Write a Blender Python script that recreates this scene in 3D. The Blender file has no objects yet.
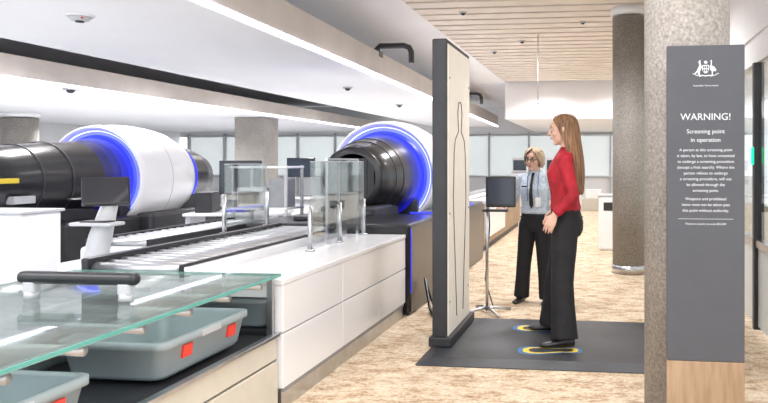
import bpy, bmesh, math, random
from mathutils import Vector, Matrix
from mathutils.bvhtree import BVHTree
random.seed(4)
S=bpy.context.scene
COL=S.collection
# ------------------------------------------------------------ materials
def mat(name,col,rough=.5,metal=0,emit=None,es=0,noise=0,nscale=8,bump=0,bscale=40,spec=None,coat=0):
    m=bpy.data.materials.new(name); m.use_nodes=True
    nt=m.node_tree; p=nt.nodes['Principled BSDF']
    p.inputs['Base Color'].default_value=(*col,1)
    p.inputs['Roughness'].default_value=rough
    p.inputs['Metallic'].default_value=metal
    if coat: p.inputs['Coat Weight'].default_value=coat
    if emit:
        p.inputs['Emission Color'].default_value=(*emit,1); p.inputs['Emission Strength'].default_value=es
    tc=nt.nodes.new('ShaderNodeTexCoord')
    if noise:
        n=nt.nodes.new('ShaderNodeTexNoise'); n.inputs['Scale'].default_value=nscale; n.inputs['Detail'].default_value=5
        nt.links.new(tc.outputs['Object'],n.inputs['Vector'])
        r=nt.nodes.new('ShaderNodeValToRGB')
        r.color_ramp.elements[0].position=.35; r.color_ramp.elements[1].position=.65
        r.color_ramp.elements[0].color=(*[c*(1-noise) for c in col],1)
        r.color_ramp.elements[1].color=(*[min(1,c*(1+noise)) for c in col],1)
        nt.links.new(n.outputs['Fac'],r.inputs['Fac']); nt.links.new(r.outputs['Color'],p.inputs['Base Color'])
    if bump:
        n2=nt.nodes.new('ShaderNodeTexNoise'); n2.inputs['Scale'].default_value=bscale; n2.inputs['Detail'].default_value=3
        nt.links.new(tc.outputs['Object'],n2.inputs['Vector'])
        b=nt.nodes.new('ShaderNodeBump'); b.inputs['Strength'].default_value=bump; b.inputs['Distance'].default_value=.02
        nt.links.new(n2.outputs['Fac'],b.inputs['Height']); nt.links.new(b.outputs['Normal'],p.inputs['Normal'])
    return m
def glassmat(name,tint,fac=.12,rough=.02,haze=0):
    m=bpy.data.materials.new(name); m.use_nodes=True; nt=m.node_tree; nt.nodes.clear()
    o=nt.nodes.new('ShaderNodeOutputMaterial'); t=nt.nodes.new('ShaderNodeBsdfTransparent'); t.inputs[0].default_value=(*tint,1)
    g=nt.nodes.new('ShaderNodeBsdfGlossy'); g.inputs['Roughness'].default_value=rough
    mx=nt.nodes.new('ShaderNodeMixShader')
    fr=nt.nodes.new('ShaderNodeFresnel'); fr.inputs[0].default_value=1.45
    ad=nt.nodes.new('ShaderNodeMath'); ad.operation='MULTIPLY_ADD'; ad.inputs[1].default_value=.6; ad.inputs[2].default_value=fac*.3
    nt.links.new(fr.outputs[0],ad.inputs[0]); nt.links.new(ad.outputs[0],mx.inputs[0])
    nt.links.new(t.outputs[0],mx.inputs[1]); nt.links.new(g.outputs[0],mx.inputs[2])
    last=mx
    if haze:
        d=nt.nodes.new('ShaderNodeBsdfDiffuse'); d.inputs[0].default_value=(min(1,tint[0]),min(1,tint[1]),min(1,tint[2]),1)
        m2=nt.nodes.new('ShaderNodeMixShader'); m2.inputs[0].default_value=haze
        nt.links.new(mx.outputs[0],m2.inputs[1]); nt.links.new(d.outputs[0],m2.inputs[2]); last=m2
    nt.links.new(last.outputs[0],o.inputs[0]); return m

M={}
M['white']=mat('white_gloss_laminate',(.82,.82,.84),.25,noise=.02,nscale=2,coat=.2)
M['whitem']=mat('white_matt_paint',(.87,.87,.87),.7,noise=.015,nscale=3)
M['ceil']=mat('ceiling_white_plaster',(.93,.93,.95),.8,noise=.012,nscale=1.5)
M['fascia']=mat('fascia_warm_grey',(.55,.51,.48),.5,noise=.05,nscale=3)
M['slat']=mat('ceiling_batten',(.84,.76,.67),.6,noise=.05,nscale=4)
M['slatback']=mat('batten_backing',(.24,.18,.14),.8,noise=.1)
M['bounce']=mat('floor_pale_bounce',(.74,.75,.77),.5,noise=.04,nscale=3)  # unseen pale floor, made up to bounce neutral light onto the soffits
M['black']=mat('black_satin',(.010,.010,.013),.3,noise=.2,nscale=4,coat=.2)
M['blackm']=mat('black_matt',(.014,.014,.016),.6,noise=.2)
M['dark']=mat('dark_grey_plastic',(.024,.025,.030),.45,noise=.15)
M['mat']=mat('grey_platform_rubber',(.036,.039,.046),.42,noise=.3,nscale=3,bump=.15,bscale=200)
M['grey']=mat('mid_grey',(.28,.29,.31),.45,noise=.08)
M['lgrey']=mat('light_grey',(.50,.51,.53),.4,noise=.05)
M['steel']=mat('brushed_steel',(.58,.59,.61),.28,1,noise=.08,nscale=12)
M['roller']=mat('roller_steel',(.5,.51,.53),.35,.8,noise=.1)
M['tray']=mat('tray_plastic',(.33,.385,.405),.4,noise=.05,nscale=5)
M['red']=mat('red_label',(.80,.05,.03),.4,noise=.05)
M['yellow']=mat('yellow_label',(.85,.62,.05),.5,noise=.05)
M['bluemk']=mat('blue_marking',(.02,.15,.38),.5,noise=.05)
M['cream']=mat('cream_panel',(.60,.56,.48),.4,noise=.03)
M['led']=mat('led_strip',(.9,.9,1),.5,emit=(.84,.80,1),es=6,noise=.01)
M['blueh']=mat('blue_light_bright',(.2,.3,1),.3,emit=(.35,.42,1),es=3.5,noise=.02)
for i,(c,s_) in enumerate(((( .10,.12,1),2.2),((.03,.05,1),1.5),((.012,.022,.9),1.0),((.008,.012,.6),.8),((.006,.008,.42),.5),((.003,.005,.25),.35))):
    M['bl%d'%i]=mat('blue_glow_%d'%i,(.01,.012,.05),.3,emit=c,es=s_,noise=.02)  # blue ring light, then dimmer emission steps painting its glow on the hood
M['edge']=mat('glass_green_edge',(.12,.38,.33),.2,noise=.05)
M['glass']=glassmat('clear_glass',(.95,.975,.97),.10)
M['glasst']=glassmat('table_glass',(.87,.94,.925),.06,haze=.05)
M['glassd']=glassmat('smoked_glass',(.80,.82,.84),.12,haze=.06)
M['frost']=glassmat('frosted_glass',(.88,.90,.89),.1,.4,haze=.5)
M['sign']=mat('sign_charcoal',(.068,.071,.084),.5,noise=.04)
M['txt']=mat('sign_text',(.66,.68,.72),.6,noise=.01)
M['green']=mat('green_indicator',(.0,.5,.15),.4,emit=(0,.9,.3),es=2,noise=.01)
M['screen']=mat('screen_glass',(.015,.018,.03),.15,emit=(.1,.14,.2),es=.15,noise=.1)
M['beige']=mat('scanner_panel_beige',(.92,.87,.77),.5,noise=.02)
M['line']=mat('panel_outline',(.12,.10,.09),.6,noise=.05)
def concrete(name,a,b,c):
    m=mat(name,b,.65); nt=m.node_tree; p=nt.nodes['Principled BSDF']
    tc=nt.nodes['Texture Coordinate']
    v=nt.nodes.new('ShaderNodeTexNoise'); v.inputs['Scale'].default_value=60; v.inputs['Detail'].default_value=6; v.inputs['Roughness'].default_value=.7
    r=nt.nodes.new('ShaderNodeValToRGB'); e=r.color_ramp.elements
    e[0].position=.30; e[0].color=(*a,1); e[1].position=.5; e[1].color=(*b,1); x=e.new(.70); x.color=(*c,1)
    n=nt.nodes.new('ShaderNodeTexNoise'); n.inputs['Scale'].default_value=2.5; n.inputs['Detail'].default_value=4
    r2=nt.nodes.new('ShaderNodeValToRGB'); r2.color_ramp.elements[0].position=.3; r2.color_ramp.elements[1].position=.7
    r2.color_ramp.elements[0].color=(.78,.77,.76,1); r2.color_ramp.elements[1].color=(1,1,1,1)
    mx=nt.nodes.new('ShaderNodeMixRGB'); mx.blend_type='MULTIPLY'; mx.inputs[0].default_value=1
    nt.links.new(tc.outputs['Object'],v.inputs['Vector']); nt.links.new(tc.outputs['Object'],n.inputs['Vector'])
    nt.links.new(v.outputs['Fac'],r.inputs['Fac']); nt.links.new(n.outputs['Fac'],r2.inputs['Fac'])
    nt.links.new(r.outputs['Color'],mx.inputs[1]); nt.links.new(r2.outputs['Color'],mx.inputs[2])
    nt.links.new(mx.outputs[0],p.inputs['Base Color']); return m
M['conc']=concrete('speckled_concrete',(.17,.155,.14),(.31,.285,.26),(.47,.44,.40))
def wood(name,a,b,sc=(1,1,14)):
    m=mat(name,a,.5); nt=m.node_tree; p=nt.nodes['Principled BSDF']; tc=nt.nodes['Texture Coordinate']
    mp=nt.nodes.new('ShaderNodeMapping'); mp.inputs['Scale'].default_value=sc
    n=nt.nodes.new('ShaderNodeTexNoise'); n.inputs['Scale'].default_value=4; n.inputs['Detail'].default_value=6
    r=nt.nodes.new('ShaderNodeValToRGB'); r.color_ramp.elements[0].position=.35; r.color_ramp.elements[1].position=.65
    r.color_ramp.elements[0].color=(*a,1); r.color_ramp.elements[1].color=(*b,1)
    nt.links.new(tc.outputs['Object'],mp.inputs[0]); nt.links.new(mp.outputs[0],n.inputs['Vector'])
    nt.links.new(n.outputs['Fac'],r.inputs['Fac']); nt.links.new(r.outputs['Color'],p.inputs['Base Color']); return m
M['wood']=wood('oak_laminate',(.28,.18,.105),(.39,.27,.17),(8,1,1))
def carpet():
    m=mat('carpet_beige_streaked',(.6,.5,.4),.95); nt=m.node_tree; p=nt.nodes['Principled BSDF']; tc=nt.nodes['Texture Coordinate']
    mp=nt.nodes.new('ShaderNodeMapping'); mp.inputs['Scale'].default_value=(1.7,2.8,1); mp.inputs['Rotation'].default_value=(0,0,.15)
    n=nt.nodes.new('ShaderNodeTexNoise'); n.inputs['Scale'].default_value=2.6; n.inputs['Detail'].default_value=12; n.inputs['Roughness'].default_value=.88; n.inputs['Distortion'].default_value=.1
    r=nt.nodes.new('ShaderNodeValToRGB'); e=r.color_ramp.elements
    e[0].position=.38; e[0].color=(.26,.17,.11,1); e[1].position=.45; e[1].color=(.46,.31,.19,1)
    x=e.new(.50); x.color=(.64,.51,.36,1); x=e.new(.60); x.color=(.74,.65,.52,1)
    nt.links.new(tc.outputs['Object'],mp.inputs[0]); nt.links.new(mp.outputs[0],n.inputs['Vector'])
    nt.links.new(n.outputs['Fac'],r.inputs['Fac'])
    n2=nt.nodes.new('ShaderNodeTexNoise'); n2.inputs['Scale'].default_value=40; n2.inputs['Detail'].default_value=4
    nt.links.new(tc.outputs['Object'],n2.inputs['Vector'])
    mx=nt.nodes.new('ShaderNodeMixRGB'); mx.blend_type='OVERLAY'; mx.inputs[0].default_value=.6
    nt.links.new(r.outputs['Color'],mx.inputs[1]); nt.links.new(n2.outputs['Fac'],mx.inputs[2])
    nt.links.new(mx.outputs[0],p.inputs['Base Color']); return m
M['carpet']=carpet()

# ------------------------------------------------------------ builder
class B:
    def __init__(s): s.v=[];s.f=[];s.mi=[];s.sm=[];s.mats=[]
    def add(s,vs,fs,m,smooth=False):
        mt=M[m] if isinstance(m,str) else m
        if mt not in s.mats: s.mats.append(mt)
        k=s.mats.index(mt); o=len(s.v)
        s.v+= [tuple(v) for v in vs]
        for f in fs: s.f.append([i+o for i in f]); s.mi.append(k); s.sm.append(smooth)
        return s
    def box(s,x0,x1,y0,y1,z0,z1,m,bev=0,rot=None,seg=2):
        bm=bmesh.new(); bmesh.ops.create_cube(bm,size=1)
        for v in bm.verts: v.co=Vector((v.co.x*(x1-x0),v.co.y*(y1-y0),v.co.z*(z1-z0)))
        if bev: bmesh.ops.bevel(bm,geom=list(bm.edges),offset=bev,segments=seg,affect='EDGES',profile=.5)
        c=Vector(((x0+x1)/2,(y0+y1)/2,(z0+z1)/2))
        R=rot if rot else Matrix.Identity(3)
        bm.verts.index_update()
        vs=[R@v.co+c for v in bm.verts]; fs=[[v.index for v in f.verts] for f in bm.faces]; bm.free()
        return s.add(vs,fs,m,False)
    def rings(s,R,m,smooth=True,cap0=True,cap1=True,closed=True):
        n=len(R[0]); vs=[p for r in R for p in r]; fs=[]
        for i in range(len(R)-1):
            for j in range(n if closed else n-1):
                a=i*n+j; b=i*n+(j+1)%n
                fs.append([a,b,b+n,a+n])
        if cap0: fs.append(list(range(n))[::-1])
        if cap1: fs.append([(len(R)-1)*n+j for j in range(n)])
        return s.add(vs,fs,m,smooth)
    def tube(s,pts,rads,m,n=16,flat=1,up=None,smooth=True):
        pts=[Vector(p) for p in pts]; R=[]
        prev=None
        for i,p in enumerate(pts):
            t=(pts[min(i+1,len(pts)-1)]-pts[max(i-1,0)]).normalized()
            if prev is None:
                u=Vector(up) if up else (Vector((0,0,1)) if abs(t.z)<.9 else Vector((0,1,0)))
                u=(u-t*u.dot(t)).normalized()
            else: u=(prev-t*prev.dot(t)).normalized()
            prev=u; w=t.cross(u); r=rads[i] if hasattr(rads,'__len__') else rads
            R.append([p+u*r*flat*math.cos(2*math.pi*k/n)+w*r*math.sin(2*math.pi*k/n) for k in range(n)])
        return s.rings(R,m,smooth)
    def cyl(s,p0,p1,r,m,r1=None,n=24): return s.tube([p0,p1],[r,r if r1 is None else r1],m,n)
    def ell(s,c,r,m,nu=20,nv=12):
        R=[]
        for i in range(nv+1):
            a=-math.pi/2+math.pi*(i*.98+.01*nv)/nv
            R.append([(c[0]+r[0]*math.cos(a)*math.cos(2*math.pi*k/nu),c[1]+r[1]*math.cos(a)*math.sin(2*math.pi*k/nu),c[2]+r[2]*math.sin(a)) for k in range(nu)])
        return s.rings(R,m)
    def lathey(s,prof,c,m,n=64,cap0=False,cap1=False,sz=1):
        R=[[(c[0]+r*math.cos(2*math.pi*k/n),c[1]+t,c[2]+sz*r*math.sin(2*math.pi*k/n)) for k in range(n)] for t,r in prof]
        return s.rings(R,m,True,cap0,cap1)
    def build(s,name,loc=(0,0,0),rotz=0,parent=None,auto=False):
        me=bpy.data.meshes.new(name); me.from_pydata(s.v,[],s.f); me.update()
        for mt in s.mats: me.materials.append(mt)
        me.polygons.foreach_set('material_index',s.mi); me.polygons.foreach_set('use_smooth',s.sm)
        bm=bmesh.new(); bm.from_mesh(me); bmesh.ops.recalc_face_normals(bm,faces=bm.faces); bm.to_mesh(me); bm.free()
        o=bpy.data.objects.new(name,me); COL.objects.link(o); o.location=loc; o.rotation_euler=(0,0,rotz)
        if parent: o.parent=parent
        return o
def rrect(cx,cy,hx,hy,r,z,n=5):
    P=[]
    for sx,sy,a0 in((1,1,0),(-1,1,90),(-1,-1,180),(1,-1,270)):
        for k in range(n+1):
            a=math.radians(a0+90*k/n); P.append((cx+sx*(hx-r)+r*math.cos(a),cy+sy*(hy-r)+r*math.sin(a),z))
    return P

# ------------------------------------------------------------ room shell
b=B(); b.box(-1.79,5,-3,25,-.1,0,'carpet'); b.box(-2.9,-1.79,9.0,25,-.1,0,'carpet'); b.box(-16,-1.79,-3,9.0,-.1,-.0,'bounce'); b.box(-16,-2.9,9.0,25,-.1,0,'bounce'); b.build('floor')
CZ=3.3
b=B(); b.box(-16,5,-3,25,CZ+.12,CZ+.2,'ceil'); b.box(-5.3,-2.4,-1,25,CZ,CZ+.119,'ceil'); b.box(1.25,5,-1,25,CZ,CZ+.119,'ceil'); b.build('ceiling')
def battens(name,x0,x1,y0,y1,pitch,w):
    b=B(); b.box(x0,x1,y0,y1,CZ+.09,CZ+.115,'slatback')
    y=y0
    while y+w<y1: b.box(x0,x1,y,y+w,CZ,CZ+.06,'slat'); y+=pitch
    return b.build(name)
battens('ceiling_battens',-2.4,1.25,2.5,16.8,.36,.27)
battens('ceiling_battens',-7.7,-5.3,2.5,24,.36,.27)
b=B(); b.box(-2.4,1.3,16.8,17.0,2.42,CZ+.1,'ceil'); b.box(-2.4,1.3,17.0,24.4,2.42,2.5,'ceil'); b.build('ceiling_bulkhead')
def soffit(name,xr0,xr1,xl,y0,y1,z,h):
    b=B()
    vs=[(xl,y0,z),(xr0,y0,z),(xr1,y1,z),(xl,y1,z)]; top=[(x,y,z+h) for x,y,_ in vs]
    b.add(vs+top,[[3,2,1,0],[4,5,6,7],[0,4,7,3],[0,1,5,4],[3,7,6,2]],'ceil')
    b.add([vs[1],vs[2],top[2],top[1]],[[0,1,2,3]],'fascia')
    d=(xr1-xr0)/(y1-y0)
    a=lambda y:xr0+d*(y-y0)
    b.add([(a(y0)+.006,y0,z-.012),(a(y1)+.006,y1,z-.012),(a(y1)+.006,y1,z+.028),(a(y0)+.006,y0,z+.028),
           (a(y0)-.025,y0,z-.012),(a(y1)-.025,y1,z-.012),(a(y1)-.025,y1,z+.0),(a(y0)-.025,y0,z+.0)],
          [[0,1,2,3],[0,4,5,1],[4,7,6,5]],'led')
    return b.build(name)
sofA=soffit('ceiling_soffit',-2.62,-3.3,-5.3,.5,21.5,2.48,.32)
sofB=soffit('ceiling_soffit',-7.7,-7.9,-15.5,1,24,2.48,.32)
b=B(); b.box(-16,5,24.5,24.7,0,.9,'whitem'); b.box(-16,5,24.5,24.7,2.3,CZ+.1,'whitem'); b.build('wall_back')
b=B()
for i in range(14):
    x=-15.4+i*1.42
    b.box(x,x+1.36,24.52,24.54,.9,2.3,'frost')
    b.box(x-.06,x+0,24.40,24.56,0,2.42,'lgrey')
b.box(-15.6,4.8,24.42,24.5,.84,.9,'lgrey'); b.box(-15.6,4.8,24.42,24.5,2.3,2.36,'lgrey')
b.build('window_1')
B().box(-16,-15.8,-3,24.5,0,CZ+.1,'whitem').build('wall_left')
b=B(); b.box(1.22,1.34,4.5,24.4,2.42,CZ+.1,'whitem'); b.box(1.24,1.32,4.5,24.4,2.2,2.42,'whitem'); b.build('wall_right')
b=B()
for i,y in enumerate([4.5,5.95,7.4,8.85,10.3,11.75,13.2,14.65,16.1,17.6,19.1,20.6]):
    b.box(1.22,1.30,y,y+.07,0,2.2,'dark')
    b.box(1.25,1.27,y+.07,y+1.45,.03,.68,'frost'); b.box(1.25,1.262,y+.07,y+1.45,.74,2.2,'glass')
    b.box(1.23,1.29,y+.07,y+1.45,.68,.74,'steel')
b.box(1.205,1.22,5.96,6.01,1.36,1.5,'green')
b.build('glass_partition')
def column(name,x,y,r,h=CZ,cap=True,bot='steel'):
    b=B(); n=48
    b.rings([[(r*math.cos(2*math.pi*k/n),r*math.sin(2*math.pi*k/n),z) for k in range(n)] for z in (.1,h-.12)],'conc',True)
    b.rings([[(rr*math.cos(2*math.pi*k/n),rr*math.sin(2*math.pi*k/n),z) for k in range(n)] for rr,z in ((r+.012,0),(r+.012,.1),(r,.105))],bot,True)
    b.rings([[(rr*math.cos(2*math.pi*k/n),rr*math.sin(2*math.pi*k/n),z) for k in range(n)] for rr,z in ((r+.0,h-.10),(r+.025,h-.09),(r+.025,h))],'whitem',True)
    return b.build(name,(x,y,0))
column('concrete_column',.415,3.66,.213)
column('concrete_column',.30,8.85,.205)
column('concrete_column',-13.0,14.2,.36,h=2.48)
b=B(); b.box(-.38,.38,-.38,.38,0,2.48,'conc',.02); b.box(-.4,.4,-.4,.4,0,.12,'steel'); b.build('concrete_pillar',(-8.6,16.5,0))

# ------------------------------------------------------------ warning sign
b=B()
sx0,sx1,sy=.277,.616,3.2
b.box(sx0,sx1,sy,sy+.035,.49,1.902,'sign',.003); b.box(sx0,sx1,sy,sy+.035,.0,.489,'wood',.003)
b.box(sx0+.05,sx1-.05,sy+.035,sy+.23,.0,.04,'steel'); b.box(sx0+.03,sx0+.07,sy+.035,sy+.06,.0,1.85,'steel')
zz=lambda y:1.38+(162-y)*.00446
b.box(sx0+.05,sx1-.05,sy-.002,sy,zz(219)-.0007,zz(219)+.0007,'txt')
cx=(sx0+sx1)/2; cz=zz(69)
def flat(pts,m='txt',d=.003,s=1.12): b.add([(cx+x*s,sy-d,cz+z*s) for x,z in pts]+[(cx+x*s,sy+.001,cz+z*s) for x,z in pts],[list(range(len(pts)))]+[[i,(i+1)%len(pts),(i+1)%len(pts)+len(pts),i+len(pts)] for i in range(len(pts))],m)
flat([(-.013,.016),(.013,.016),(.013,-.004),(.008,-.013),(0,-.018),(-.008,-.013),(-.013,-.004)])
for x0 in(-.010,-.0025,.005):
    flat([(x0,.013),(x0+.005,.013),(x0+.005,.002),(x0,.002)],'sign',.0036); flat([(x0,-.001),(x0+.005,-.001),(x0+.005,-.010),(x0,-.010)],'sign',.0036)
flat([(.0085*math.cos(a*math.pi/7+.22)*(1 if a%2 else .5),.027+.0085*math.sin(a*math.pi/7+.22)*(1 if a%2 else .5)) for a in range(14)])
flat([(-.015,.008),(-.019,.020),(-.021,.030),(-.019,.036),(-.022,.034),(-.0235,.037),(-.026,.031),(-.030,.028),(-.026,.025),(-.025,.014),(-.029,.006),(-.034,-.006),(-.044,-.018),(-.047,-.022),(-.038,-.018),(-.031,-.012),(-.029,-.020),(-.033,-.024),(-.022,-.023),(-.023,-.010),(-.018,.0)])
flat([(.015,.010),(.019,.014),(.0205,.026),(.018,.033),(.023,.036),(.0245,.031),(.023,.022),(.024,.013),(.033,.009),(.041,-.003),(.040,-.009),(.033,-.008),(.028,-.010),(.027,-.020),(.031,-.024),(.022,-.024),(.024,-.018),(.0235,-.009),(.018,-.002)])
flat([(-.030,-.026),(-.012,-.023),(0,-.026),(.012,-.023),(.030,-.026),(.024,-.030),(.010,-.027),(0,-.030),(-.010,-.027),(-.024,-.030)])
for sg in(1,-1):
    for k in range(5): 
        xx=sg*(.030+.004*k); z0=-.026+.0035*k*.6; flat([(xx,z0),(xx+sg*.003,z0+.002),(xx+sg*.005,z0-.001),(xx+sg*.002,z0-.002)])
sign=b.build('warning_sign')
def text(body,y,size,name,parent,x=cx,ypos=sy-.0012,bold=0):
    c=bpy.data.curves.new(name,'FONT'); c.body=body; c.size=size; c.align_x='CENTER'; c.align_y='CENTER'; c.extrude=.0004; c.offset=bold
    c.materials.append(M['txt']); o=bpy.data.objects.new(name,c); COL.objects.link(o); o.location=(x,ypos,zz(y)); o.rotation_euler=(math.pi/2,0,0); o.parent=parent
text('Australian Government',85.5,.0115,'crest_caption',sign)
text('WARNING!',117,.043,'heading',sign)
text('Screening point',131.5,.0265,'subheading_1',sign); text('in operation',140,.0265,'subheading_2',sign)
L=['A person at this screening point','is taken, by law, to have consented','to undergo a screening procedure','(except a frisk search). Where the','person refuses to undergo','a screening procedure, will not','be allowed through the','screening point.']
for i,l in enumerate(L): text(l,150+i*5.8,.0178,'body_line_%d'%i,sign)
for i,l in enumerate(['Weapons and prohibited','items must not be taken past','this point without authority.']): text(l,199+i*5.8,.0178,'body_line_b%d'%i,sign)
text('Maximum penalty exceeds $55,000',224,.0125,'body_line_c',sign)

# ------------------------------------------------------------ body scanner: platform + two panels
b=B()
def slab(x0,x1,y0,y1,e,h,m):
    b.rings([rrect((x0+x1)/2,(y0+y1)/2,(x1-x0)/2,(y1-y0)/2,.02,0,2),rrect((x0+x1)/2,(y0+y1)/2,(x1-x0)/2,(y1-y0)/2,.02,.006,2),rrect((x0+x1)/2,(y0+y1)/2,(x1-x0)/2-e,(y1-y0)/2-e,.02,h,2)],m,False)
slab(-1.28,.80,4.62,6.02,.09,.04,'mat')
def footmark(cx,cy,ang):
    R=Matrix.Rotation(ang,3,'Z')
    def pl(pts,z,m): b.add([R@Vector((x,y,0))+Vector((cx,cy,z)) for x,y in pts],[list(range(len(pts)))],m)
    sole=[(-.20,.0),(-.19,.035),(-.15,.055),(-.09,.055),(-.02,.04),(.05,.035),(.11,.045),(.15,.035),(.165,0),(.15,-.035),(.11,-.045),(.05,-.04),(-.02,-.055),(-.09,-.07),(-.15,-.065),(-.19,-.04)]
    pl([(x*1.28-.005,y*1.75) for x,y in sole],.0405,'bluemk')
    pl([(x*1.10-.005,y*1.35) for x,y in sole],.041,'yellow')
    pl([(x*.88-.005,y*.95) for x,y in sole],.0415,'mat')
footmark(-.36,4.975,.1); footmark(-.48,5.60,-.15)
b.build('scanner_platform_mat')
def panel(x0,x1,y0,y1,face):
    b=B()
    b.box(x0,x1,y0,y1,.045,2.28,'dark',.012)
    fx=x1 if face>0 else x0
    b.box(fx-.006,fx+.006,y0+.025,y1-.025,.1,2.245,'beige',.003)
    g=fx+face*.008
    cy=(y0+y1)/2
    out=[]
    for t,w in ((1.85,.0),(1.84,.05),(1.76,.08),(1.66,.06),(1.62,.05),(1.55,.17),(1.45,.21),(1.1,.24),(.95,.22),(.6,.17),(.3,.13),(.2,.12)):
        out.append((t,w))
    for sg in(1,-1):
        for i in range(len(out)-1):
            b.tube([(g,cy+sg*out[i][1],out[i][0]),(g,cy+sg*out[i+1][1],out[i+1][0])],.004,'line',6)
    for zc_ in(2.0,1.0,.35):
        for yy in(y0+.07,y1-.07): b.cyl((fx,yy,zc_),(fx+face*.009,yy,zc_),.008,'line',n=10)
    b.box(x0-.02,x1+.04,y0-.03,y1+.03,.041,.11,'dark',.01)
    b.build('body_scanner_panel')
panel(-1.25,-1.14,4.98,5.83,1)
panel(.62,.73,4.98,5.83,-1)
b=B()
b.cyl((0,0,.02),(0,0,1.25),.014,'steel')
for a in(0,1,2,3):
    t=a*math.pi/2+.6; b.tube([(0,0,.05),(.1*math.cos(t),.1*math.sin(t),.04),(.24*math.cos(t),.24*math.sin(t),.015)],[.016,.015,.012],'steel',10)
b.box(-.005,.27,-.05,-.01,.97,1.25,'black',.01); b.box(.015,.25,-.054,-.049,1.0,1.23,'screen')
b.box(.02,.12,-.02,.03,1.05,1.12,'black',.005); b.box(-.03,.2,-.09,.0,.93,.95,'dark',.004)
b.tube([(0,0,1.2),(.02,.03,.8),(-.02,.02,.3),(.05,.08,.02)],.006,'black',8)
b.build('scanner_console',(-1.07,6.32,0))

# ------------------------------------------------------------ CT baggage scanners
def scanner(name,x,y,zc,hw,ext,hl):
    b=B(); c=(0,0,zc)
    b.lathey([(.02,.60),(-.02,.625),(-.04,.64),(-.02,.66),(.06,.675),(.35,.69),(.55,.688)],c,'white')
    b.lathey([(.55,.688),(.555,.682),(.560,.682),(.565,.687)],c,'lgrey')
    b.lathey([(.565,.687),(.8,.67),(1.0,.64),(1.25,.56),(1.42,.44),(1.46,.3)],c,'white')
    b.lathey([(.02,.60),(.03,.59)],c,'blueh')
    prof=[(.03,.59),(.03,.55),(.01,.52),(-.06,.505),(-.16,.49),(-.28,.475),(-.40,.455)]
    for i in range(6): b.lathey([prof[i],prof[i+1]],c,'bl%d'%i)  # inner rings: emission stands in for blue light falling on black hood
    b.lathey([(-.40,.455),(-.40-.32*hl,.43),(-.34-.8*hl,.37),(-.34-1.1*hl,.34),(-.36-1.1*hl,.32),(-.36-1.1*hl,.26)],c,'black')
    for tt,rr in((-.34-.36*hl,.434),(-.34-.62*hl,.396)): b.lathey([(tt-.008,rr),(tt-.006,rr+.008),(tt+.006,rr+.009),(tt+.008,rr)],c,'dark')
    b.lathey([(-.36-1.1*hl,.26),(-.2,.23),(-.1,.01)],c,'blackm')
    b.lathey([(1.3,.5),(1.45,.46),(1.8,.42),(2.1,.33),(2.12,.25),(2.12,.02)],c,'black')
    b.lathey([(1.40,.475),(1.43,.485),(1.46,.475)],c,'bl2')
    b.box(-hw,hw,-1.2,2.0,0.0,.10,'dark',.01)
    b.box(-hw+.02,hw-.02,-1.15,1.95,.1,zc-.45,'blackm',.04)
    b.box(-hw*.75,hw*.75,-.1,1.5,zc-.5,zc-.25,'dark',.05)
    b.box(-.30,.30,-1.2,-.3,zc-.48,zc-.30,'dark',.03)
    if not ext:
        for tt,r,dz,h_ in((-1.80,.368,.02,.05),):
            b.box(r-.012,r+.012,tt,tt+.26,zc+dz-h_/2,zc+dz+h_/2,'yellow',.002)
        b.box(.30,.40,-1.62,-1.35,zc-.22,zc-.14,'lgrey',.01)
        b.tube([(.36,-.9,zc-.2),(.46,-.9,zc-.2),(.46,-.6,zc-.2),(.42,-.6,zc-.2)],.012,'steel',8)
        b.box(.50,.74,.05,1.5,zc-.75,zc-.42,'dark',.05)
    if ext:
        b.box(-.6,.97,-2.2,-1.0,0,.82,'black',.03)
        b.box(.60,.97,-1.02,1.6,0,.82,'black',.03)
        b.tube([(.60,-.9,.83),(.955,-.9,.83),(.955,.9,.83)],.008,'bl1',8)
        b.tube([(.966,-2.17,.2),(.967,-2.17,.78)],.008,'bl2',8)
        b.box(-.27,.27,-1.9,-.6,.82,.86,'dark',.01)
        for k in range(6): b.box(-.24+k*.081,-.24+k*.081+.075,-.36-1.1*hl+.01,-.35-1.1*hl+.02,.98,1.42,'dark')
    return b.build(name,(x,y,0))
scanner('baggage_ct_scanner',-2.7,8.3,1.21,.60,True,.62)
scanner('baggage_ct_scanner',-6.3,8.0,1.17,.62,False,1.45)
# ------------------------------------------------------------ screening counter lane
b=B()
X=-1.76
for y0,y1 in((3.67,4.55),(4.558,5.3),(5.308,6.05)):
    b.box(X-.05,X,y0,y1,.13,.43,'white',.004); b.box(X-.05,X,y0,y1,.438,.70,'white',.004)
b.box(X-.06,X-.02,3.69,6.05,0,.125,'steel'); b.box(X-.045,X-.012,3.7,6.04,.1,.7,'grey')
b.box(-2.3,X+.004,3.66,6.06,.70,.735,'white',.008)
b.box(-2.3,X-.05,3.67,3.69,.63,.70,'white',.003)
b.box(-2.34,-2.3,3.66,6.06,.64,.79,'white',.006)
b.box(-3.12,-2.96,3.66,6.06,.0,.80,'white',.01)
b.box(-2.96,-2.34,3.7,6.06,.64,.72,'dark'); b.box(-2.97,-2.92,3.66,6.06,.72,.83,'black',.01); b.box(-2.37,-2.34,3.66,6.06,.72,.805,'black',.006)
b.box(-2.99,-1.82,6.0,6.05,0,.7,'dark'); b.box(-2.99,-1.82,3.68,6.0,.40,.443,'dark')
y=3.72
while y<6.04:
    b.cyl((-2.92,y,.765),(-2.37,y,.765),.038,'roller',n=16); y+=.115
b.build('screening_counter')
b=B(); b.box(-3.95,-3.32,4.85,6.95,.5,.74,'white',.03); b.box(-3.85,-3.37,4.9,6.9,0,.5,'grey',.01); b.box(-3.90,-3.86,4.85,6.95,.74,.80,'blackm',.005); b.box(-3.40,-3.36,4.85,6.95,.74,.80,'blackm',.005)
y=4.95
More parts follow.
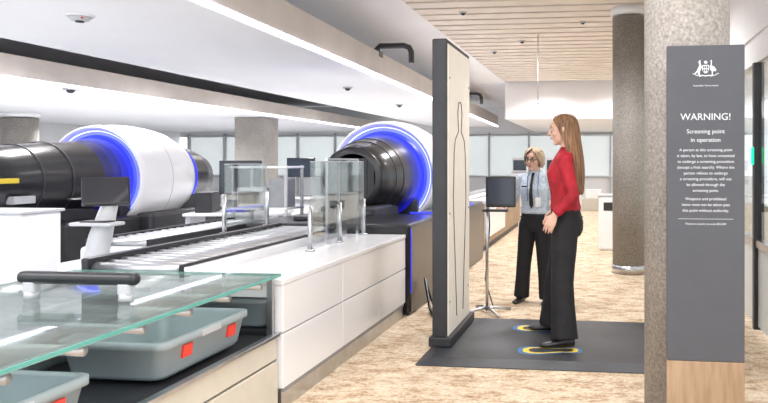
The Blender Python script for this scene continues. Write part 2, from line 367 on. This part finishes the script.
while y<6.9: b.cyl((-3.86,y,.76),(-3.40,y,.76),.028,'roller',n=12); y+=.11
b.build('tray_return_conveyor')
b=B(); b.box(-2.6,-1.8,10.5,15.2,.74,.80,'white',.01); b.box(-2.55,-1.83,10.5,15.1,.1,.74,'wood'); b.box(-2.5,-1.87,10.5,15.1,0,.1,'dark')
b.box(-1.86,-1.8,10.6,12.6,.2,.74,'white',.01)
y=10.7
while y<15: b.cyl((-2.5,y,.81),(-2.0,y,.81),.02,'roller',n=10); y+=.12
b.build('exit_counter')

b=B()
b.box(-3.0,X,1.15,3.64,.755,.768,'glasst')
b.box(X-.004,X+.003,1.15,3.64,.7545,.7685,'edge'); b.box(-3.0,X,3.64,3.647,.7545,.7685,'edge')
for y in(1.3,1.62,1.94,2.26,2.58,2.9,3.22,3.54):
    b.cyl((-2.94,y,.715),(X-.06,y,.715),.02,'roller',n=12)
for x in(-2.95,-2.4,X-.075): b.box(x,x+.03,1.2,3.6,.735,.7545,'lgrey',.003)
b.box(X-.06,X-.025,1.2,3.65,.30,.43,'cream',.005); b.box(X-.07,X-.02,1.2,3.65,.02,.29,'cream',.004); b.box(X-.055,X-.05,1.2,3.65,.28,.31,'dark')
b.box(X-.045,X-.005,1.2,3.65,.425,.445,'steel',.003)
b.box(-3.0,X-.06,1.2,3.65,.40,.425,'dark'); b.box(-3.0,-2.96,1.2,3.65,0,.75,'lgrey')
for y in(1.25,3.6): b.box(-2.5,-2.46,y,y+.04,.42,.74,'steel'); b.box(X-.06,X-.03,y,y+.03,.43,.75,'steel')
b.build('tray_table')
def tray(name,x0,x1,y0,y1,z0,h=.17,labels=True):
    b=B(); cx,cy=(x0+x1)/2,(y0+y1)/2; hx,hy=(x1-x0)/2,(y1-y0)/2
    def R(d,z,r=.05): return rrect(cx,cy,hx-d,hy-d,r,z)
    b.rings([R(.05,z0),R(.035,z0+.02),R(.015,z0+h-.035),R(.0,z0+h-.03),R(0,z0+h),R(.018,z0+h+.002),R(.03,z0+h-.01),R(.05,z0+.02),R(.07,z0+.012)],'tray',True)
    if labels:
        for yy in(y0+.16,y1-.2):
            b.box(x1-.022,x1-.012,yy,yy+.07,z0+.07,z0+h-.045,'red',rot=Matrix.Rotation(.12,3,'Y'))
    for yy in(cy-.08,):
        b.box(x1-.01,x1+.002,yy,yy+.16,z0+h-.035,z0+h-.005,'lgrey',.004)
    return b.build(name)
tray('security_tray',-2.34,-1.83,2.72,3.45,.446)
tray('security_tray',-2.34,-1.83,1.62,2.33,.446)
tray('security_tray',-2.34,-1.86,3.70,4.40,.446)
tray('security_tray',-2.92,-2.50,2.75,3.45,.425)
b=B()
b.box(-2.62,-2.04,2.83,2.89,.835,.89,'black',.024,seg=4)
for x in(-2.56,-2.10):
    b.cyl((x,2.86,.768),(x,2.86,.80),.032,'lgrey',.028); b.box(x-.03,x+.03,2.835,2.885,.79,.85,'lgrey',.012)
b.build('luggage_stop_bar')
b=B()
b.box(-.13,.13,-.10,.10,0,.05,'lgrey',.01)
b.tube([(-.12,0,.05),(-.09,0,.6),(-.03,0,.85),(.05,0,1.10)],[.09,.085,.075,.05],'lgrey',14)
Rm=Matrix.Rotation(.70,3,'Z')@Matrix.Rotation(-.5,3,'X')
b.box(-.12,.18,-.045,.0,1.06,1.28,'black',.012,rot=Rm); b.box(-.10,.16,-.052,-.042,1.08,1.26,'screen',rot=Rm)
b.box(-.17,.15,-.14,.02,.93,.955,'lgrey',.01); b.box(-.10,.1,-.12,-.02,.955,.965,'dark',.004)
b.build('operator_terminal',(-3.56,4.62,0))
b=B(); b.box(-5.8,-4.85,5.3,5.75,.06,.94,'white',.02); b.box(-5.75,-4.9,5.32,5.73,0,.06,'dark'); b.box(-5.82,-4.83,5.28,5.77,.94,.965,'lgrey',.006)
b.box(-5.3,-5.295,5.295,5.3,.1,.9,'grey'); b.build('storage_cabinet')
b=B(); b.box(-6.75,-5.9,4.9,5.95,.0,.78,'white',.02); b.box(-6.6,-6.0,4.92,5.93,.78,.80,'blackm'); b.build('infeed_conveyor')
b=B(); b.tube([(-4.5,4.2,0),(-4.5,4.2,.86),(-4.42,4.2,.9),(-3.6,4.2,.92)],.022,'grey',12); b.tube([(-3.6,4.2,.92),(-3.55,4.2,.88),(-3.55,4.2,.0)],.022,'grey',12); b.build('guard_rail',(-.45,-.25,0))
def gscreen(name,pts,z0,z1,m):
    b=B()
    for (xa,ya),(xb,yb) in zip(pts[:-1],pts[1:]):
        d=Vector((xb-xa,yb-ya,0)).normalized(); n=Vector((-d.y,d.x,0))*.006
        A=Vector((xa,ya,0))+d*.015; C=Vector((xb,yb,0))-d*.015
        q=[A-n,C-n,C+n,A+n]
        b.add([(p.x,p.y,z) for z in(z0+.05,z1) for p in q],[[0,1,2,3],[4,5,6,7],[0,1,5,4],[2,3,7,6]],m)
        b.add([(p.x,p.y,z) for z in(z0+.05,z1) for p in (q[1]+d*.002,q[2]+d*.002)],[[0,1,3,2]],'lgrey')
        b.box(min(xa,xb)-.006,max(xa,xb)+.006,min(ya,yb)+.015,max(ya,yb)-.015,z1,z1+.006,'lgrey')
    for (xa,ya) in pts:
        b.cyl((xa,ya,z0),(xa,ya,z0+.32),.017,'steel',n=14); b.cyl((xa,ya,z0),(xa,ya,z0+.012),.035,'steel',n=16)
    return b.build(name)
gscreen('glass_screen',[(-2.12,4.85),(-2.12,5.42),(-2.12,5.98)],.736,1.38,'glass')
gscreen('glass_screen',[(-3.04,5.3),(-3.04,6.02)],.801,1.36,'glass')
b=B()
b.box(-2.2,-2.19,5.35,6.02,.80,1.40,'glassd'); b.box(-2.205,-2.185,5.33,5.35,.736,1.41,'steel'); b.box(-2.205,-2.185,6.02,6.04,.736,1.41,'steel')
b.box(-2.205,-2.185,5.35,6.02,1.40,1.41,'steel'); b.build('smoked_privacy_screen')
b=B()
for x in(-.3,.3):
    for y in(-.2,.2): b.box(x-.015,x+.015,y-.015,y+.015,0,1.34,'lgrey',.004)
for z in(.86,1.31): b.box(-.32,.32,-.22,.22,z,z+.025,'white',.006)
b.box(-.27,.05,-.2,.1,.885,1.10,'lgrey',.02); b.box(-.24,.0,-.21,-.195,.93,1.06,'dark',.004); b.box(.08,.27,-.15,.1,.885,1.2,'grey',.01)
b.build('equipment_rack',(-3.72,7.4,0))
def desk(loc,rz,w,h0,h1):
    b=B()
    b.box(-w,w,-.02,.03,h0,h1,'black',.012); b.box(-w+.02,w-.02,-.024,-.018,h0+.02,h1-.02,'screen'); b.cyl((0,.02,.76),(0,.02,h0+.02),.03,'black'); b.box(-.16,.16,-.1,.12,.745,.76,'black',.005)
    b.box(-.6,.6,-.35,.35,.71,.745,'white',.01)
    for x in(-.55,.55): b.box(x-.03,x+.03,-.3,.3,0,.71,'lgrey',.01)
    b.box(-.5,-.3,-.2,.2,.745,1.0,'dark',.01)
    b.build('operator_desk',loc,rz)
desk((-4.65,8.5,0),.25,.26,.96,1.40)
desk((-5.6,12.4,0),-.2,.3,1.1,1.46)
b=B()
b.tube([(-1.66,6.35,.3),(-1.60,6.3,.03),(-1.52,6.1,.02),(-1.40,5.95,.02),(-1.33,5.8,.02)],.014,'black',8)
b.tube([(-1.68,6.45,.25),(-1.62,6.5,.03),(-1.5,6.25,.02),(-1.38,6.1,.02),(-1.33,5.83,.02)],.012,'black',8)
b.tube([(-1.45+.1*math.cos(t*.5),6.28+.12*math.sin(t*.5),.014+.001*t) for t in range(26)],.011,'black',8); b.build('power_cable')
for loc in((-2.88,8.8,2.80),(-3.10,15.2,2.80)):
    b=B(); b.tube([(-.06,0,0),(-.06,0,.04),(-.02,0,.085),(.30,0,.085),(.37,0,.06),(.40,0,0),(.40,0,-.14)],.038,'black',12); b.box(-.12,.0,-.08,.08,-.06,.02,'black',.01)
    b.build('pipe_bracket',loc,parent=sofA)
def dome(x,y,z,r=.07,nm='ceiling_camera'):
    b=B(); n=20
    b.cyl((0,0,-.02),(0,0,0),r,'lgrey'); b.ell((0,0,-.02),(r*.6,r*.6,r*.5),'dark'); b.build(nm,(x,y,z))
b=B(); b.cyl((0,0,-.015),(0,0,0),.10,'whitem',.10); b.cyl((0,0,-.045),(0,0,-.015),.055,'lgrey',.085); b.cyl((0,0,-.055),(0,0,-.045),.03,'dark'); b.ell((.06,-.05,-.032),(.008,.008,.008),'red'); b.build('smoke_detector',(-3.9,4.8,2.48))
dome(-3.75,9.9,2.48,.07); dome(-3.9,13.0,2.48,.07); dome(-7.95,9.6,2.48,.10)
dome(-1.8,8.8,CZ,.05); dome(-1.3,11,CZ,.05,'smoke_detector'); dome(-1.9,12,CZ,.05,'smoke_detector'); dome(-.3,9.6,CZ,.04,'smoke_detector')
b=B(); b.cyl((0,0,0),(0,0,-1.0),.008,'lgrey'); b.cyl((0,0,-1.0),(0,0,-1.05),.02,'lgrey'); b.build('pendant_antenna',(-1.0,10.5,CZ))
b=B(); b.box(-.2,.2,-.2,.2,0,.85,'whitem',.03); b.box(-.12,.12,-.205,-.198,.62,.75,'dark',.003); b.box(-.21,.21,-.21,.21,.84,.87,'lgrey',.01); b.build('waste_bin',(.10,11.2,0))
b=B(); b.box(-.3,.3,-.2,.2,0,.35,'cream',.01); b.box(-.2,.25,-.15,.2,.35,.6,'whitem',.01); b.build('carton_stack',(-.35,20,0))
for x in(-2.4,-.9): 
    b=B(); b.cyl((0,0,0),(0,0,.02),.17,'dark'); b.cyl((0,0,0),(0,0,.95),.03,'dark'); b.box(-.04,.04,-.04,.04,.86,.96,'black',.01); b.build('queue_stanchion',(x+.2,17.5,0))
def kiosk(x,y):
    b=B(); b.box(-.28,.28,-.2,.2,0,1.05,'white',.03); b.box(-.24,.24,-.12,.12,1.05,1.5,'white',.04); b.box(-.2,.2,-.128,-.118,1.12,1.44,'screen'); b.box(-.2,.2,-.208,-.198,.7,.85,'grey',.003); b.build('self_service_kiosk',(x,y,0))
kiosk(-2.6,21.5); kiosk(-1.6,22.0); kiosk(-1.0,22.5); kiosk(-7.2,19.5); kiosk(-6.2,20.0)

# ------------------------------------------------------------ people
def remesh(parts,voxel,smooth_it,name,parent,mats):
    vs=[];fs=[];trees=[]
    for bb,mk in parts:
        o=len(vs); vs+=bb.v; fs+=[[i+o for i in f] for f in bb.f]
        trees.append(BVHTree.FromPolygons([Vector(v) for v in bb.v],bb.f))
    me=bpy.data.meshes.new('t'); me.from_pydata(vs,[],fs); me.update()
    bm=bmesh.new(); bm.from_mesh(me); bmesh.ops.recalc_face_normals(bm,faces=bm.faces); bm.to_mesh(me); bm.free()
    o=bpy.data.objects.new('t',me); COL.objects.link(o)
    r=o.modifiers.new('r','REMESH'); r.mode='VOXEL'; r.voxel_size=voxel; r.use_smooth_shade=True
    s=o.modifiers.new('s','SMOOTH'); s.factor=.5; s.iterations=smooth_it
    dg=bpy.context.evaluated_depsgraph_get(); dg.update()
    nm=bpy.data.meshes.new_from_object(o.evaluated_get(dg)); bpy.data.objects.remove(o)
    nm.materials.clear()
    ml=[]
    for _,mk in parts:
        if mk not in ml: ml.append(mk)
    for m in ml: nm.materials.append(m)
    for p in nm.polygons:
        best=1e9;bi=0
        for i,t in enumerate(trees):
            h=t.find_nearest(p.center)
            if h[0] is not None and h[3]<best: best=h[3];bi=i
        p.material_index=ml.index(parts[bi][1]); p.use_smooth=True
    ob=bpy.data.objects.new(name,nm); COL.objects.link(ob); ob.parent=parent
    return ob
def hring(z,cx,cy,rx,ry,n=28,fold=0,k=9,ph=0):
    return [(cx+rx*(1+fold*math.sin(k*2*math.pi*j/n+ph))*math.cos(2*math.pi*j/n),cy+ry*(1+fold*math.sin(k*2*math.pi*j/n+ph))*math.sin(2*math.pi*j/n),z) for j in range(n)]
def hand(wrist,d,n,s,sc,curl,skin,name,parent):
    d=Vector(d).normalized(); n=Vector(n); n=(n-d*n.dot(d)).normalized(); sd=Vector(s); sd=(sd-d*sd.dot(d)-n*sd.dot(n)).normalized()
    W=Vector(wrist); bb=B()
    R=[]
    for t,hw,ht in((-.03,.024,.019),(0,.025,.018),(.03,.034,.016),(.06,.039,.015),(.085,.038,.012),(.092,.03,.008)):
        R.append([W+d*t*sc+sd*hw*sc*math.cos(2*math.pi*k/16)+n*ht*sc*math.sin(2*math.pi*k/16) for k in range(16)])
    bb.rings(R,skin)
    for i,(off,l) in enumerate(((.029,.068),(.010,.076),(-.010,.071),(-.028,.056))):
        p=W+(d*.080+sd*off)*sc; pts=[p]; a=curl*.35; l0=[.45,.32,.26]
        for q in l0:
            dirv=d*math.cos(a)+n*math.sin(a)+sd*off*1.5
            p=p+dirv.normalized()*l*q*sc; pts.append(p); a+=curl
        bb.tube(pts,[.0088*sc,.0084*sc,.0075*sc,.0055*sc],skin,10)
    p=W+(d*.022+sd*.024)*sc; 
    pts=[p,p+(d*.026+sd*.022+n*.008)*sc,p+(d*.055+sd*.030+n*.016)*sc,p+(d*.078+sd*.028+n*.022)*sc]
    bb.tube(pts,[.014*sc,.0115*sc,.0095*sc,.0065*sc],skin,10)
    return remesh([(bb,skin)],.003*sc,2,name,parent,None)
def head(parent,c,yaw,tilt,skin,sc,lip,eyecol,brow,glasses=False):
    e=bpy.data.objects.new('head',None); COL.objects.link(e); e.parent=parent; e.location=c; e.rotation_euler=(tilt[0],tilt[1],yaw); e.scale=(sc,)*3
    s=B()
    s.ell((0,.012,.022),(.076,.094,.096),skin,28,18)
    s.ell((0,-.022,-.035),(.058,.066,.072),skin,24,14)
    s.ell((0,-.062,-.088),(.024,.022,.020),skin); s.ell((0,-.072,.042),(.05,.02,.03),skin)
    s.ell((.038,-.056,-.02),(.026,.026,.026),skin); s.ell((-.038,-.056,-.02),(.026,.026,.026),skin)
    s.tube([(0,-.086,.028),(0,-.098,.006),(0,-.112,-.016),(0,-.103,-.026)],[.008,.009,.0125,.010],skin,12)
    s.ell((.011,-.096,-.022),(.008,.010,.007),skin); s.ell((-.011,-.096,-.022),(.008,.010,.007),skin)
    s.ell((0,-.085,-.048),(.024,.013,.012),skin)
    for sg in(1,-1):
        s.tube([(sg*.076,.012,.022),(sg*.082,.018,.015),(sg*.081,.014,-.008),(sg*.076,.004,-.022)],[.011,.013,.010,.007],skin,10)
    s.tube([(0,.012,-.04),(0,.02,-.10),(0,.03,-.16)],[.05,.047,.055],skin,20)
    remesh([(s,skin)],.0045,3,'face',e,None)
    x=B()
    for sg in(1,-1):
        x.ell((sg*.031,-.0825,.012),(.0145,.0085,.0085),'eyewhite',14,10); x.ell((sg*.031,-.0895,.012),(.0062,.004,.0068),eyecol,12,8)
        x.tube([(sg*.016,-.087,.017),(sg*.031,-.094,.0225),(sg*.046,-.083,.017)],[.002,.0026,.002],brow,8)
        x.tube([(sg*.015,-.093,.034),(sg*.032,-.094,.041),(sg*.05,-.082,.035)],[.003,.0038,.002],brow,8)
    x.tube([(-.021,-.091,-.049),(-.009,-.099,-.0455),(0,-.099,-.047),(.009,-.099,-.0455),(.021,-.091,-.049)],[.001,.004,.0037,.004,.001],lip,8)
    x.tube([(-.018,-.091,-.051),(0,-.098,-.056),(.018,-.091,-.051)],[.001,.005,.001],lip,8)
    if glasses:
        for sg in(1,-1):
            pts=[(sg*.033+.023*math.cos(a*math.pi/8),-.106,.010+.017*math.sin(a*math.pi/8)) for a in range(17)]
            x.tube(pts,.0028,'blackm',6)
            x.tube([(sg*.055,-.106,.014),(sg*.078,-.06,.016),(sg*.083,.01,.014)],.0022,'blackm',6)
        x.tube([(-.012,-.106,.012),(0,-.109,.014),(.012,-.106,.012)],.0025,'blackm',6)
    x.build('facial_features',parent=e)
    return e
M['eyewhite']=mat('eye_white',(.75,.73,.7),.3,noise=.01)
def hair(rg,k,amp,m,parent,name='hair',n=140,thick=.012):
    bb=B(); R=[]
    for i,(z,cy,rx,ry,gap) in enumerate(rg):
        row=[]
        for j in range(n):
            t=math.radians(gap)+(2*math.pi-2*math.radians(gap))*j/(n-1)
            w=1+amp*math.sin(k*t+i*.25)+amp*.6*math.sin(k*2.3*t+1.3)
            row.append((rx*w*math.sin(t),cy-ry*w*math.cos(t),z+.006*math.sin(k*.7*t) if i>len(rg)-3 else z))
        R.append(row)
    bb.rings(R,m,True,False,False,closed=False)
    o=bb.build(name,parent=parent)
    so=o.modifiers.new('thick','SOLIDIFY'); so.thickness=thick; so.offset=-1
    ss=o.modifiers.new('sub','SUBSURF'); ss.levels=1; ss.render_levels=1
    return o
def hairmat(name,a,b):
    m=mat(name,a,.5); nt=m.node_tree; p=nt.nodes['Principled BSDF']; tc=nt.nodes['Texture Coordinate']
    mp=nt.nodes.new('ShaderNodeMapping'); mp.inputs['Scale'].default_value=(90,90,4)
    n=nt.nodes.new('ShaderNodeTexNoise'); n.inputs['Scale'].default_value=1; n.inputs['Detail'].default_value=3
    r=nt.nodes.new('ShaderNodeValToRGB'); r.color_ramp.elements[0].position=.35; r.color_ramp.elements[1].position=.65
    r.color_ramp.elements[0].color=(*a,1); r.color_ramp.elements[1].color=(*b,1)
    nt.links.new(tc.outputs['Object'],mp.inputs[0]); nt.links.new(mp.outputs[0],n.inputs['Vector']); nt.links.new(n.outputs['Fac'],r.inputs['Fac']); nt.links.new(r.outputs['Color'],p.inputs['Base Color']); return m
def shoe(bb,x,y,ang,m):
    R=[]; 
    for t,hw,h,z0 in((.085,.018,.05,.02),(.075,.03,.07,.004),(.04,.036,.085,.0),(0,.036,.08,.0),(-.06,.040,.055,.0),(-.11,.045,.042,.0),(-.15,.038,.034,.002),(-.175,.018,.022,.006)):
        ring=[]
        for k in range(16):
            a=2*math.pi*k/16; xx=hw*math.cos(a); zz_=z0+h*.5+h*.5*math.sin(a); 
            yy=t; ring.append((x+xx*math.cos(ang)-yy*math.sin(ang),y+xx*math.sin(ang)+yy*math.cos(ang),max(zz_,0.0)))
        R.append(ring)
    bb.rings(R,m)
def person(name,loc,rotz,sc,top,pants,skin,feet,arms,wide,extra=None,loose=0):
    e=bpy.data.objects.new(name,None); COL.objects.link(e); e.location=loc; e.rotation_euler=(0,0,rotz); e.scale=(sc,)*3
    T=B(); g=loose
    T.rings([hring(.985,0,.004,.152+g,.112+g,fold=.015),hring(1.04,0,.002,.138+g,.103+g,fold=.02,ph=1),hring(1.10,0,-.002,.134+g,.102+g,fold=.012),hring(1.18,0,-.008,.145+g,.112+g),hring(1.25,0,-.014,.155+g*.6,.122+g*.6),hring(1.31,0,-.006,.160,.112),
             hring(1.36,0,.004,.162,.094),hring(1.395,0,.012,.145,.080),hring(1.425,0,.018,.095,.066),hring(1.445,0,.02,.062,.055)],top)
    H=B()
    H.rings([hring(.78,0,.012,.150,.105),hring(.83,0,.016,.178,.122),hring(.89,0,.016,.178,.124),hring(.95,0,.008,.162,.114),hring(.995,0,.004,.146,.106)],pants)
    Lg=B()
    for sg,(fx,fy) in zip((1,-1),feet):
        hip=Vector((sg*.088,.008,.84)); ft=Vector((fx,fy,.055)); kn=hip.lerp(ft,.5)+Vector((0,-.02,0))
        pts=[hip+Vector((0,0,.03)),hip.lerp(kn,.35),hip.lerp(kn,.75),kn,kn.lerp(ft,.4),kn.lerp(ft,.8),ft]
        Lg.tube(pts,[.098,.095,.086,.080+wide*.3,.076+wide*.6,.078+wide,.080+wide*1.15],pants,20,up=(0,1,0))
    A=B(); 
    for (sh,el,wr) in arms:
        sh,el,wr=Vector(sh),Vector(el),Vector(wr)
        pts=[sh+Vector((-.05*(1 if sh.x>0 else -1),0,.01)),sh,sh.lerp(el,.35),sh.lerp(el,.8),el,el.lerp(wr,.3),el.lerp(wr,.75),wr]
        A.tube(pts,[.052,.056,.05+g*.4,.044+g*.5,.043+g*.5,.043+g*.5,.036+g*.6,.033+g*.7],top,16)
    N=B(); N.tube([(0,.022,1.40),(0,.02,1.47),(0,.012,1.52)],[.053,.047,.047],skin,18)
    remesh([(T,M[top]),(H,M[pants]),(Lg,M[pants]),(A,M[top]),(N,M[skin])],.009,4,'body',e,None)
    sh=B()
    for sg,(fx,fy) in zip((1,-1),feet): shoe(sh,fx,fy-.01,.12*sg,'shoe')
    sh.build('shoes',parent=e)
    return e
M['shoe']=mat('shoe_black_leather',(.012,.012,.013),.35,noise=.1)
M['skin']=mat('skin',(.66,.41,.31),.5,noise=.04,nscale=20)
M['lip']=mat('lips',(.50,.15,.14),.4,noise=.03)
M['iris']=mat('iris',(.06,.09,.12),.2,noise=.1)
M['brow']=mat('brow_hair',(.18,.10,.06),.7,noise=.1)
M['redtop']=mat('red_blouse',(.38,.008,.021),.75,noise=.25,nscale=9,bump=1,bscale=11)
M['pants']=mat('black_trousers',(.007,.007,.009),.8,noise=.2,nscale=12,bump=.8,bscale=10)
M['shirt']=mat('pale_blue_shirt',(.48,.54,.62),.75,noise=.25,nscale=70,bump=.6,bscale=16)
M['hair1']=hairmat('hair_auburn_brown',(.10,.044,.019),(.29,.15,.066))
M['hair2']=hairmat('hair_grey_blonde',(.24,.16,.10),(.52,.40,.27))
arms=[((.168,.004,1.365),(.215,.075,1.10),(.205,-.055,.96)),((-.168,.004,1.365),(-.215,.07,1.10),(-.21,-.07,.97))]
p1=person('passenger_woman',(-.30,5.3,.042),math.radians(-90),1.0,'redtop','pants','skin',[(.24,.01),(-.24,-.12)],arms,.018,loose=.006)
hand((.204,-.065,.95),(-.02,-.42,-.90),(-1,.2,0),(0,-.8,.6),1.0,.35,M['skin'],'hand_left',p1)
hand((-.209,-.08,.96),(.02,-.45,-.88),(1,.2,0),(0,-.8,.6),1.0,.35,M['skin'],'hand_right',p1)
h1=head(p1,(0,-.012,1.575),-.12,(.06,0,0),M['skin'],1.0,'lip','iris','brow')
hair([(.132,.012,.012,.014,2),(.128,.012,.038,.046,4),(.112,.010,.064,.078,14),(.085,.008,.082,.098,34),(.05,.012,.088,.105,58),(.01,.018,.089,.104,64),(-.04,.026,.090,.100,70),(-.09,.036,.092,.092,74),(-.14,.046,.096,.088,76),
      (-.20,.056,.108,.084,78),(-.27,.064,.112,.080,80),(-.34,.068,.108,.074,84),(-.41,.072,.097,.064,90),(-.46,.078,.080,.052,96),(-.49,.084,.05,.034,100)],19,.022,'hair1',h1)
arms=[((.168,.004,1.365),(.225,.05,1.10),(.235,-.03,.88)),((-.168,.004,1.365),(-.26,.02,1.12),(-.28,-.19,1.07))]
p2=person('security_officer',(-.68,6.85,0),math.radians(-12),.895,'shirt','pants','skin',[(.14,-.02),(-.16,.0)],arms,.006,loose=.018)
hand((.236,-.04,.87),(.03,-.15,-1),(-1,0,0),(0,-1,.1),1.0,.3,M['skin'],'hand_left',p2)
hand((-.281,-.20,1.07),(-.15,-.9,-.1),(0,0,-1),(1,0,0),1.0,.3,M['skin'],'hand_right',p2)
h2=head(p2,(-.01,-.02,1.565),math.radians(-8),(.10,.08,0),M['skin'],1.06,'lip','iris','brow',True)
hair([(.134,.012,.012,.014,2),(.130,.012,.042,.050,3),(.116,.010,.072,.084,8),(.09,.008,.093,.105,22),(.06,.010,.103,.112,36),(.02,.014,.108,.112,48),(-.02,.02,.110,.106,56),(-.05,.024,.104,.098,62),(-.07,.026,.092,.086,68),(-.08,.028,.078,.072,74)],15,.03,'hair2',h2)
u=B()
u.rings([[ (x,y,z) for x,y in((-w,yy),(w,yy),(w,yy-.008),(-w,yy-.008))] for z,w,yy in((1.425,.014,-.055),(1.38,.012,-.098),(1.30,.015,-.134),(1.2,.019,-.156),(1.08,.022,-.136),(1.04,.004,-.132))],'blackm',False)
u.tube([(-.05,.0,1.45),(-.06,-.09,1.38),(-.045,-.146,1.25),(-.04,-.150,1.12)],.004,'bluemk',6); u.tube([(.05,.0,1.45),(.065,-.09,1.38),(.075,-.144,1.25),(.08,-.142,1.16)],.004,'bluemk',6)
u.box(.05,.11,-.156,-.150,1.06,1.16,'whitem',.003)
u.box(-.11,-.05,-.146,-.138,1.27,1.285,'blackm')
u.build('tie_and_badge',parent=p2)

# ------------------------------------------------------------ lights
def area(name,loc,sx,sy_,e,col=(1,.98,.97),rot=(0,0,0)):
    l=bpy.data.lights.new(name,'AREA'); l.shape='RECTANGLE'; l.size=sx; l.size_y=sy_; l.energy=e; l.color=col
    o=bpy.data.objects.new(name,l); COL.objects.link(o); o.location=loc; o.rotation_euler=rot
area('added_area_light',(-.6,2.5,3.22),2.6,3,75)  # added area lights, out of view, to brighten the near end
area('added_area_light',(-.5,-.5,3.22),3,2,75)
area('added_area_light',(-3.8,1.6,2.46),1.6,2.0,38)
def spot(x,y,z,e,ang=150):
    l=bpy.data.lights.new('downlight','SPOT'); l.energy=e; l.spot_size=math.radians(ang); l.spot_blend=.6; l.shadow_soft_size=.25; l.color=(1,.985,.985)
    o=bpy.data.objects.new('downlight',l); COL.objects.link(o); o.location=(x,y,z)
for y in(7,10,13,16): spot(-1.3,y,3.2,165); spot(.2,y,3.2,120)
for y in(19,22): spot(-.6,y,2.38,160)
for y in(5,8,11,14,18): spot(-6.4,y,3.2,260)
for y in(5.5,8.5,12,16): spot(-3.8,y,2.44,85)
for x in(-9.5,-12.5):
    for y in(7,11,15,20): spot(x,y,2.44,180)
w=bpy.data.worlds.new('World'); S.world=w; w.use_nodes=True
bg=w.node_tree.nodes['Background']; bg.inputs[0].default_value=(.93,.96,1,1); bg.inputs[1].default_value=2.1
# ------------------------------------------------------------ camera
cd=bpy.data.cameras.new('Camera'); cam=bpy.data.objects.new('Camera',cd); COL.objects.link(cam)
cam.location=(0,0,1.38); cam.rotation_euler=(math.pi/2,0,math.radians(6.92))
cd.sensor_width=36; cd.lens=32.8; cd.shift_x=-.177; cd.shift_y=-.0514; cd.clip_start=.05
S.camera=cam
S.view_settings.view_transform='Standard'; S.view_settings.exposure=.2
